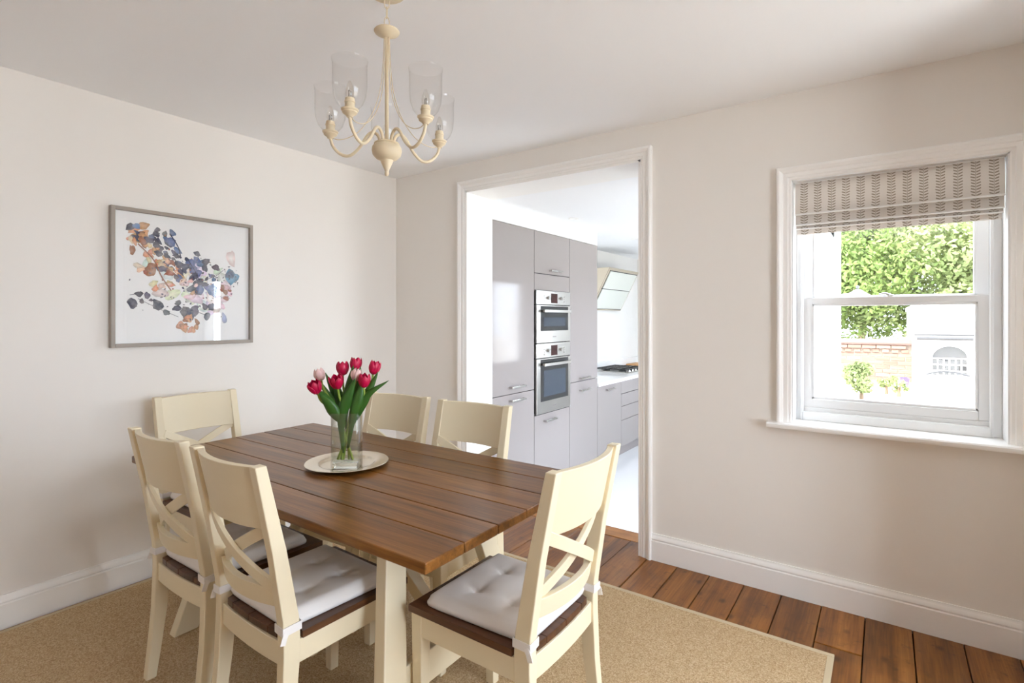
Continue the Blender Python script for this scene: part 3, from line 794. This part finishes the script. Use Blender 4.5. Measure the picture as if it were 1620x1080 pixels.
leaves = [ # owner tulip index, path in (lat, dep, z), width, side
    (1, [(.0, -.01, .10), (-.03, -.02, .21), (-.085, -.03, .29), (-.150, -.03, .325)], .017),
    (0, [(-.0, .0, .155), (-.03, -.03, .20), (-.06, -.045, .26), (-.095, -.05, .308)], .026),
    (2, [(-.005, .01, .155), (-.02, .01, .22), (-.045, .02, .30), (-.066, .02, .35)], .020),
    (3, [(-.01, -.02, .06), (-.015, -.03, .20), (.012, -.035, .29), (.045, -.03, .365)], .024),
    (4, [(.0, -.01, .155), (-.005, -.01, .23), (.012, -.01, .33), (.030, -.01, .415)], .020),
    (5, [(.01, -.01, .155), (.03, -.02, .23), (.05, -.015, .31), (.056, .0, .41)], .019),
    (6, [(.01, -.02, .08), (.035, -.03, .22), (.055, -.03, .29), (.068, -.02, .35)], .023),
    (7, [(.015, .0, .155), (.05, -.01, .22), (.09, -.01, .31), (.128, .0, .388)], .018),
    (7, [(.015, -.01, .155), (.05, -.02, .22), (.095, -.02, .30), (.172, .0, .352)], .015),
    (2, [(-.005, .02, .155), (-.03, .03, .22), (-.07, .04, .30), (-.098, .03, .38)], .016),
    (0, [(.0, .02, .155), (-.04, .02, .22), (-.09, .03, .29), (-.130, .02, .36)], .014),
]
tul = [o for o in COL.objects if o.name.startswith('tulip') and o.type == 'EMPTY']
for k, p, wmax in leaves:
    m = leaf_mesh([V3(*a) for a in p], wmax, .4, RT)
    o = mk('leaf', m, 'leaf', tul[k], smooth=80)
    sm = o.modifiers.new('thickness', 'SOLIDIFY'); sm.thickness = .001

# ------------------------------------------------------------------ framed print on the left wall
PY0, PY1, PZ0, PZ1 = 1.010, 1.732, 1.212, 1.922
fp = thing('framed_print', (XL, (PY0 + PY1) / 2, PZ0), label='square watercolour leaf print in slim taupe frame on left wall', cat='picture')
hw = (PY1 - PY0) / 2; ph = PZ1 - PZ0; fw = .019; fd = .034
for nm, b in (('frame_side', (-hw, -hw + fw, 0, ph)), ('frame_side', (hw - fw, hw, 0, ph)), ('frame_side', (-hw + fw, hw - fw, 0, fw)), ('frame_side', (-hw + fw, hw - fw, ph - fw, ph))):
    mk(nm, MB().box(.003, fd, *b), 'taupe', fp, bevel=.002)
mk('backing', MB().box(.004, .014, -hw + fw, hw - fw, fw, ph - fw), 'paper', fp)
iw = .30
pp = mk('paper_sheet', MB().box(.0145, .0155, -iw, iw, ph / 2 - .295, ph / 2 + .295), 'paper', fp)
pk = MB(); pc = []
ra = random.Random(11)
NAVY, BLUE, TEAL, OCH, RUST, PINK, LIL, GREY, TAN = [srgb(*c)[:3] for c in ((44, 50, 78), (84, 104, 146), (96, 144, 172), (206, 150, 106), (150, 92, 64), (226, 190, 190), (178, 168, 202), (86, 84, 96), (222, 196, 166))]
lay = [0]
def blob(u, v, rx, rz, ang, col, pts=14, jag=.16):
    # u,v : picture coordinates 0..1 (left-right, top-down)
    u = min(max(u, .04), .96); v = min(max(v, .04), .96)
    y = -iw + u * 2 * iw; z = ph / 2 + .295 - v * .59; lay[0] += 1
    xx = .0156 + lay[0] * 4e-6; n0 = len(pk.v); c2 = tuple(min(1, c * ra.uniform(.85, 1.25)) for c in col)
    ring = []
    for i in range(pts):
        a = 2 * PI * i / pts; k = 1 + ra.uniform(-jag, jag)
        p = 1 - .55 * max(0, math.cos(a)) ** 3; k *= 1 + .12 * math.cos(3 * a + lay[0])
        lx, lz = rx * .88 * k * math.cos(a), rz * .88 * k * p * math.sin(a)
        pk.v.append((xx, y + lx * math.cos(ang) - lz * math.sin(ang), z + lx * math.sin(ang) + lz * math.cos(ang))); ring.append(n0 + i)
    pk.v.append((xx, y, z)); c = n0 + pts
    for i in range(pts): pk.f.append((ring[i], ring[(i + 1) % pts], c))
    edge = tuple(q * .72 for q in c2)
    pc.extend([edge if ra.random() < .5 else c2 for _ in range(pts)] + [tuple(min(1, q * 1.25 + .03) for q in c2)])
def cluster(u, v, su, sv, n, cols, size=(.012, .03), ang=None):
    for _ in range(n):
        r = ra.uniform(*size)
        blob(ra.gauss(u, su), ra.gauss(v, sv), r, r * ra.uniform(.45, .75), ra.uniform(0, PI) if ang is None else ra.gauss(ang, .5), ra.choice(cols))
pale = [tuple(.75 * p + .25 * c for p, c in zip(srgb(238, 234, 230)[:3], q)) for q in (PINK, LIL, TEAL, TAN, BLUE)]
cluster(.55, .5, .18, .15, 22, pale, (.03, .055)); cluster(.72, .68, .08, .08, 14, [pale[0], pale[1], pale[3], PINK], (.022, .045)); cluster(.55, .62, .05, .05, 6, [pale[3]], (.03, .05))
cluster(.10, .10, .05, .06, 9, [OCH, OCH, RUST, NAVY], (.02, .038)); blob(.05, .06, .03, .02, .4, NAVY); blob(.09, .05, .022, .016, 0, TEAL); blob(.13, .13, .045, .013, -.6, NAVY); blob(.06, .26, .016, .03, 0, RUST)
for i in range(24):
    t = i / 23; cluster(.10 + .32 * t, .13 + .36 * t, .035, .03, 2, [OCH, RUST, OCH, TAN, NAVY], (.014, .03), -.8)
for i in range(20):
    t = i / 19; cluster(.2 + .36 * t, .12 + .30 * t, .03, .035, 2, [NAVY, BLUE, GREY, NAVY], (.012, .027), -.7)
for u, v, r in ((.35, .15, .036), (.37, .07, .022), (.31, .09, .02), (.25, .06, .018), (.24, .1, .02), (.58, .24, .022), (.62, .33, .03), (.66, .31, .028), (.65, .37, .024), (.58, .30, .026), (.53, .34, .032), (.75, .36, .026), (.55, .40, .03), (.48, .37, .026), (.43, .49, .03), (.40, .47, .018), (.6, .42, .022), (.56, .45, .024)):
    blob(u, v, r, r * .72, ra.uniform(0, PI), ra.choice([NAVY, NAVY, BLUE, GREY]))
cluster(.60, .56, .05, .04, 9, [NAVY, BLUE, BLUE], (.018, .036)); blob(.9, .44, .044, .05, .5, TEAL); blob(.89, .42, .03, .026, .2, BLUE); blob(.72, .58, .03, .04, 0, BLUE); cluster(.72, .46, .03, .015, 5, [NAVY, BLUE], (.012, .022), .1)
for u, v, r in ((.06, .72, .034), (.11, .64, .022), (.17, .65, .022), (.25, .73, .036), (.13, .70, .016), (.32, .80, .022), (.41, .76, .026), (.48, .80, .04), (.55, .78, .038), (.52, .82, .036), (.65, .74, .022), (.71, .74, .026), (.67, .83, .026), (.42, .71, .02), (.20, .69, .012)):
    blob(u, v, r, r * .75, ra.uniform(0, PI), ra.choice([GREY, NAVY, GREY, NAVY]))
cluster(.30, .56, .07, .02, 7, [OCH, TAN], (.018, .03), .1); cluster(.19, .41, .05, .03, 6, [RUST, GREY, TAN], (.02, .034)); cluster(.51, .92, .035, .035, 14, [RUST, OCH, OCH], (.014, .03)); cluster(.55, .58, .03, .05, 5, [OCH, PINK], (.016, .03)); cluster(.84, .61, .04, .05, 8, [PINK, PINK, RUST], (.012, .026)); blob(.83, .85, .016, .034, .2, LIL)
cluster(.82, .44, .05, .06, 14, [GREY, NAVY], (.003, .008)); cluster(.93, .45, .03, .08, 10, [GREY, NAVY], (.003, .007)); cluster(.5, .5, .2, .16, 60, [NAVY, GREY, RUST], (.003, .009)); cluster(.5, .72, .22, .05, 24, [GREY, NAVY], (.003, .008))
def branch(pts, wd, col):
    lay[0] += 1; xx = .0156 + lay[0] * 4e-6; P = bez([(0, u, v) for u, v in pts], 16)
    for i in range(len(P) - 1):
        q = []
        for p in (P[i], P[i + 1]): q.append((-iw + p.y * 2 * iw, ph / 2 + .295 - p.z * .59))
        dx, dz = q[1][0] - q[0][0], q[1][1] - q[0][1]; l = math.hypot(dx, dz) or 1; nx, nz = -dz / l * wd, dx / l * wd; n0 = len(pk.v)
        pk.v.extend([(xx, q[0][0] - nx, q[0][1] - nz), (xx, q[0][0] + nx, q[0][1] + nz), (xx, q[1][0] + nx, q[1][1] + nz), (xx, q[1][0] - nx, q[1][1] - nz)])
        pk.f.append((n0, n0 + 1, n0 + 2, n0 + 3)); pc.extend([col] * 4)
branch([(.1, .2), (.22, .33), (.28, .47), (.36, .6)], .003, RUST); branch([(.35, .08), (.42, .2), (.44, .3)], .003, NAVY); branch([(.5, .3), (.58, .44), (.6, .52)], .002, NAVY)
branch([(.62, .5), (.75, .44), (.82, .38)], .0012, NAVY); branch([(.1, .68), (.25, .76), (.42, .84)], .0012, GREY); branch([(.45, .78), (.6, .8), (.68, .84)], .0015, GREY); branch([(.88, .4), (.94, .46), (.96, .52)], .001, GREY); branch([(.04, .65), (.14, .63)], .0012, GREY)
art = mk('watercolour_leaves', MB(), 'art', pp, label='blue, ochre and pink watercolour leaf sprays')
me = art.data; me.from_pydata(pk.v, [], pk.f); ca = me.color_attributes.new('Col', 'FLOAT_COLOR', 'POINT')
ca.data.foreach_set('color', [x for c in pc for x in (*c, 1)])
mk('picture_glass', MB().box(.026, .028, -hw + fw, hw - fw, fw, ph - fw), 'picglass', fp)

# ------------------------------------------------------------------ chandelier
CX, CY = -1.381, 1.229
chn = thing('chandelier', (CX, CY, 1.84), R(35.07), label='cream five-arm chandelier with clear glass shades hanging from ceiling', cat='chandelier')
Z0 = 1.84
def zz(v): return v - Z0
mk('ceiling_rose', MB().lathe([(0, zz(H) - .001), (.060, zz(H) - .001), (.060, zz(H) - .004), (.046, zz(H) - .011), (.018, zz(H) - .015), (.010, zz(H) - .020), (0, zz(H) - .020)], 32), 'chand', chn, smooth=40)
def link(z, rot, h=.0205, r=.0085):
    pts = []
    for i in range(16):
        a = 2 * PI * i / 16; x = r * math.cos(a); p = (x * math.cos(rot), x * math.sin(rot), z + h * math.sin(a)); pts.append(p)
    return MB().tube(pts, .0016, 6, loop=True)
zl = zz(2.428)
for k in range(3): mk('chain_link', link(zl - .034 * k, (k % 2) * PI / 2 + .4), 'chand', chn, smooth=60)
mk('upper_dish', MB().lathe([(0, zz(2.345)), (.008, zz(2.345)), (.012, zz(2.338)), (.040, zz(2.334)), (.043, zz(2.330)), (.040, zz(2.325)), (.022, zz(2.316)), (.012, zz(2.310)), (0, zz(2.309))], 32), 'chand', chn, smooth=40)
mk('stem', MB().lathe([(.0, zz(2.315)), (.0065, zz(2.315)), (.0065, zz(1.955)), (0, zz(1.955))], 16), 'chand', chn, smooth=40)
mk('bowl', MB().lathe([(0, zz(1.956)), (.030, zz(1.956)), (.040, zz(1.953)), (.043, zz(1.949)), (.041, zz(1.946)), (.048, zz(1.938)), (.050, zz(1.926)), (.047, zz(1.912)), (.036, zz(1.900)), (.022, zz(1.894)), (.020, zz(1.888)), (.014, zz(1.874)), (.008, zz(1.862)), (.0065, zz(1.856)), (0, zz(1.856))], 36), 'chand', chn, smooth=35)
mk('finial', MB().lathe([(0, zz(1.8565)), (.006, zz(1.8565)), (.0075, zz(1.850)), (.006, zz(1.843)), (0, zz(1.840))], 16), 'chand', chn, smooth=60)
CR = .195; ZC = 1.985
# arm built along +x then copied by rotation
am = mk('arm', MB().tube(bez([(.022, 0, zz(1.952)), (.030, 0, zz(1.978)), (.048, 0, zz(1.990)), (.068, 0, zz(1.978)), (.095, 0, zz(1.938)), (.128, 0, zz(1.912)), (.160, 0, zz(1.918)), (.186, 0, zz(1.945)), (CR, 0, zz(ZC - .012))], 40), .0052, 8), 'chand', chn, smooth=60)
mk('candle_cup', MB().lathe([(0, zz(ZC - .014)), (.009, zz(ZC - .014)), (.012, zz(ZC - .008)), (.020, zz(ZC - .003)), (.0225, zz(ZC)), (.022, zz(ZC + .003)), (.026, zz(ZC + .007)), (.0265, zz(ZC + .010)), (.014, zz(ZC + .013)), (0, zz(ZC + .013))], 24, (CR, 0, 0)), 'chand', am, smooth=35)
mk('candle_sleeve', MB().lathe([(0, zz(ZC + .012)), (.0148, zz(ZC + .012)), (.0148, zz(ZC + .030)), (.0162, zz(ZC + .031)), (.0162, zz(ZC + .035)), (.0140, zz(ZC + .036)), (.0140, zz(ZC + .044)), (0, zz(ZC + .044))], 20, (CR, 0, 0)), 'chand', am, smooth=35)
mk('bulb', MB().lathe([(.008, zz(ZC + .044)), (.0125, zz(ZC + .056)), (.0130, zz(ZC + .064)), (.009, zz(ZC + .082)), (.004, zz(ZC + .096)), (0, zz(ZC + .099))], 14, (CR, 0, 0)), 'bulb', am, smooth=60)
mk('filament', MB().tube([(CR - .004, 0, zz(ZC + .045)), (CR - .005, .001, zz(ZC + .066)), (CR + .004, -.001, zz(ZC + .068)), (CR + .004, 0, zz(ZC + .045))], .0011, 5), 'filament', am)
so_ = [(.016, .012), (.028, .016), (.040, .030), (.049, .055), (.052, .085), (.052, .140), (.053, .154), (.055, .161)]
si_ = [(r - .0016, z) for r, z in so_][::-1]
mk('glass_shade', MB().lathe([(r, zz(ZC + z)) for r, z in so_ + si_], 32, (CR, 0, 0)), 'shade', am, smooth=50)
wi = mk('stay_wire', MB().tube(bez([(.009, 0, zz(2.312)), (.013, 0, zz(2.22)), (.024, 0, zz(2.13)), (.050, 0, zz(2.055)), (.090, 0, zz(2.000)), (.130, 0, zz(1.974)), (.165, 0, zz(1.967)), (CR - .008, 0, zz(ZC - .012))], 30), .0014, 6), 'chand', chn, smooth=60)
for k in range(5):
    a = R(-39 + 72 * k)
    if k == 0: am.rotation_euler[2] = a; wi.rotation_euler[2] = a; continue
    c = copy_tree(am, chn); c.rotation_euler[2] = a
    d = copy_tree(wi, chn); d.rotation_euler[2] = a

# ------------------------------------------------------------------ outside
GZ = -.30
S('ground', MB().box(-14, 16, YK + .0, 34, GZ - .2, GZ).box(XB + .2, 16, -12, YK, GZ - .2, GZ), 'pave')
dp = mk('drainpipe', MB().tube([(KXR + .19, 6.9, GZ), (KXR + .19, 6.9, 2.45)], .034, 12), 'render', smooth=40, label='white drainpipe on the white outside wall seen through window', cat='drainpipe')
# wall lantern on the extension corner
la = thing('wall_lantern', (KXR + .15, 7.70, 1.62), label='white wall lantern on corner of the white extension outside', cat='lantern')
mk('bracket', MB().tube([(0, 0, .0), (.06, 0, .03), (.14, 0, .03)], .012, 8).box(0, .012, -.04, .04, -.06, .06), 'render', la)
mk('lantern_head', MB().lathe([(0, .09), (.03, .085), (.10, .035), (.16, .0), (.16, -.012), (.07, -.012), (.055, -.09), (0, -.10)], 16, (.20, 0, 0)), 'render', la, smooth=35)
mk('finial', MB().lathe([(0, .14), (.018, .13), (.02, .11), (.01, .095), (0, .09)], 10, (.20, 0, 0)), 'slate', la, smooth=50)
GB = GZ; GZ = .20
S('ground_terrace', MB().box(-14, 16, 8.6, 34, GB - .1, GZ), 'pave')
# brick garden wall with individual bricks
BWY = 12.0; bx0, bx1, bz1 = -1.5, .42, .88
gw = thing('garden_wall', (bx0, BWY, GZ), label='old red brick garden wall below the trees outside', cat='brick wall')
mk('mortar_core', MB().box(0, bx1 - bx0, .012, .22, 0, bz1 - GZ), 'mortar', gw)
bl, bh, bd_ = .215, .065, .01
bm_ = None; rw = random.Random(3)
z = .0; row = 0
bmesh_brick = mk('brick', MB().box(-bl / 2, bl / 2, 0, .05, 0, bh), 'brick', gw, bevel=.004, seg=1); first = True
while z + bh < bz1 - GZ - .16:
    x = (bl + bd_) / 2 * (row % 2) + bl / 2 - .1
    while x - bl / 2 < bx1 - bx0 - .02:
        if x + bl / 2 > 0 and x + bl / 2 < bx1 - bx0 + .16:
            o = bmesh_brick if first else bmesh_brick.copy()
            if not first: COL.objects.link(o)
            first = False; o.location = (x, rw.uniform(-.004, .004), z)
        x += bl + bd_
    z += bh + bd_; row += 1
for k, (pro, hh) in enumerate(((.03, .065), (.055, .065))):   # dentil-like capping courses
    x = .06 + .07 * k
    while x < bx1 - bx0:
        o = bmesh_brick.copy(); COL.objects.link(o); o.location = (x, -pro + .004, z); o.scale = (.49 if k == 0 else 1, 1.6, 1); x += .145 if k == 0 else bl + bd_
    z += hh + .008
mk('coping', MB().prism([(-.07, z), (.26, z), (.26, z + .03), (.09, z + .10), (-.07, z + .03)], 0, 0, bx1 - bx0), 'coping_stone', gw)
# white outbuilding
OBX0, OBX1, OBY = .40, 3.4, 11.6
ob = thing('outbuilding', (OBX0, OBY, GZ), label='white rendered outbuilding with small-paned arched window outside', cat='outbuilding')
ow = OBX1 - OBX0; oh = 1.50 - GZ
wx, wz0, wz1, wr_ = .50, .152, .474, .235   # window: centre x, sill, springing, radius
def arch(r, z0, z1, n=14): return [(wx - r, z0), (wx + r, z0)] + [(wx + r * math.cos(PI * i / n), z1 + r * .9 * math.sin(PI * i / n)) for i in range(n + 1)]
# facade with the arched hole: strips around the opening
fac = MB().box(0, wx - wr_, 0, .2, 0, oh).box(wx + wr_, ow, 0, .2, 0, oh).box(wx - wr_, wx + wr_, 0, .2, 0, wz0)
n = 14
for i in range(n):
    a0, a1 = PI * i / n, PI * (i + 1) / n
    xa, za, xb, zb = wx + wr_ * math.cos(a0), wz1 + wr_ * .9 * math.sin(a0), wx + wr_ * math.cos(a1), wz1 + wr_ * .9 * math.sin(a1)
    fac.loft([[(xa, 0, za), (xb, 0, zb), (xb, 0, oh), (xa, 0, oh)], [(xa, .2, za), (xb, .2, zb), (xb, .2, oh), (xa, .2, oh)]])
mk('facade', fac, 'render', ob)
mk('side_wall', MB().box(0, .2, .2, 3, 0, oh).box(ow - .2, ow, .2, 3, 0, oh).box(.2, ow - .2, 2.8, 3, 0, oh), 'render', ob)
mk('roof', MB().box(-.02, ow, -.02, 3.05, oh, oh + .08), 'render', ob)
mk('gutter', MB().tube([(.05, -.06, oh - .49), (.80, -.06, oh - .49)], .028, 8), 'gutter', ob, smooth=40)
mk('string_course', MB().box(.02, .86, -.03, 0, oh - .44, oh - .415), 'gutter', ob)
wn = mk('window_frame', MB().prism(arch(wr_, wz0, wz1), 1, .06, .08), 'gutter', ob)
for i in range(7):
    xx = wx - wr_ + 2 * wr_ * i / 6; mk('glazing_bar', MB().box(xx - .009, xx + .009, .035, .06, wz0, wz1), 'render', wn)
for i in range(4):
    z_ = wz0 + (wz1 - wz0) * i / 3; mk('glazing_bar', MB().box(wx - wr_, wx + wr_, .03, .058, z_ - .009, z_ + .009), 'render', wn)
mk('window_pane', MB().prism(arch(wr_ - .002, wz0, wz1), 1, .055, .057), 'picglass', wn)
# low white wall in front of it
lw = thing('low_wall', (.36, 9.9, GZ), label='low white rendered wall with curved grey bar before the outbuilding', cat='wall')
mk('wall_body', MB().box(0, .80, 0, .18, 0, .32), 'render', lw, bevel=.01)
mk('coping', MB().tube(bez([(.14, .09, .325), (.28, .09, .370), (.46, .09, .374), (.64, .09, .328)], 14), .014, 8), 'gutter', lw, smooth=60)  # grey bar along a curved outline guessed as a car roof
cr = thing('storage_crate', (.26, 10.95, GZ), R(8), label='purple plastic crate on the ground by the brick wall', cat='crate')
mk('crate_body', MB().loft([rrect(.05, .08, .01, .0), rrect(.062, .092, .01, .16), rrect(.056, .086, .01, .16), rrect(.045, .075, .01, .015)]), 'purple', cr, smooth=40)
mk('rim', MB().loft([rrect(.068, .098, .01, .15), rrect(.068, .098, .01, .168), rrect(.056, .086, .01, .168), rrect(.056, .086, .01, .15)], caps=False, loop=True), 'purple', cr, smooth=40)
def foliage(nleaf, rx, ry, rz, size, seed, lumps=14):
    r = random.Random(seed); mb = MB(); cs = []
    for _ in range(lumps):
        a = [r.gauss(0, 1) for _ in range(3)]; l = math.sqrt(sum(q * q for q in a)) or 1; k = r.uniform(.35, .8)
        cs.append((a[0] / l * rx * k, a[1] / l * ry * k, a[2] / l * rz * k, r.uniform(.3, .5)))
    for _ in range(nleaf):
        c = r.choice(cs); a = Vector((r.gauss(0, 1), r.gauss(0, 1), r.gauss(0, 1))).normalized(); k = r.uniform(.75, 1.05)
        p = Vector((c[0] + a.x * rx * c[3] * k, c[1] + a.y * ry * c[3] * k, c[2] + a.z * rz * c[3] * k))
        d = (a + Vector((r.gauss(0, .6), r.gauss(0, .6), r.gauss(0, .6)))).normalized(); t = d.orthogonal().normalized(); t = (Matrix.Rotation(r.uniform(0, 6.28), 3, d) @ t); b = d.cross(t)
        s = size * r.uniform(.6, 1.3); n0 = len(mb.v)
        mb.v += [p - t * s, p + b * s * .5, p + t * s, p - b * s * .5]; mb.f.append((n0, n0 + 1, n0 + 2, n0 + 3))
    return mb
def tree(name, loc, h, rx, ry, rz, n, size, mat, seed, label, cat='tree', lumps=14):
    t = thing(name, loc, label=label, cat=cat, group='trees behind the garden wall' if cat == 'tree' else None)
    tr = max(.03, h * .03)
    mk('trunk', MB().tube([(0, 0, 0), (.05 * h / 4, 0, h * .35), (0, .02, h * .75), (.02, 0, h)], [tr, tr * .8, tr * .6, tr * .25], 8), 'bark', t, smooth=50)
    o = mk('crown', foliage(n, rx, ry, rz, size, seed, lumps), mat, t, kind='stuff'); o.location = (0, 0, h)
    return t
tree('tree', (-1.2, 16.6, GZ), 1.9, 2.4, 1.4, 1.7, 16000, .07, 'fol_a', 1, 'dense mid-green tree rising behind the brick wall', lumps=26)
tree('tree', (1.4, 17.2, GZ), 2.6, 2.8, 1.5, 2.3, 20000, .07, 'fol_b', 2, 'pale green tree rising behind the white outbuilding', lumps=30)
tree('tree', (-.6, 19.6, GZ), 3.8, 3.2, 1.5, 2.1, 18000, .085, 'fol_b', 3, 'tall pale green tree at back filling the upper pane', lumps=30)
tree('tree', (3.4, 20.6, GZ), 3.6, 2.8, 1.5, 2.8, 14000, .085, 'fol_a', 4, 'far green tree behind the outbuilding on the right', lumps=24)
tree('leafy_shrub', (-.27, 8.95, GZ), .34, .27, .24, .28, 1500, .036, 'fol_b', 7, 'bushy pale green shrub in front of the brick wall', 'shrub', 10)
for k, (x, y, s) in enumerate(((.02, 9.9, .12), (.17, 9.7, .13))):
    tree('small_plant', (x, y, GZ), .16, s, s, s, 160, .035, 'fol_b', 20 + k, ('low plant beside the shrub outside', 'low plant between the crate and white wall')[k], 'plant', 5)
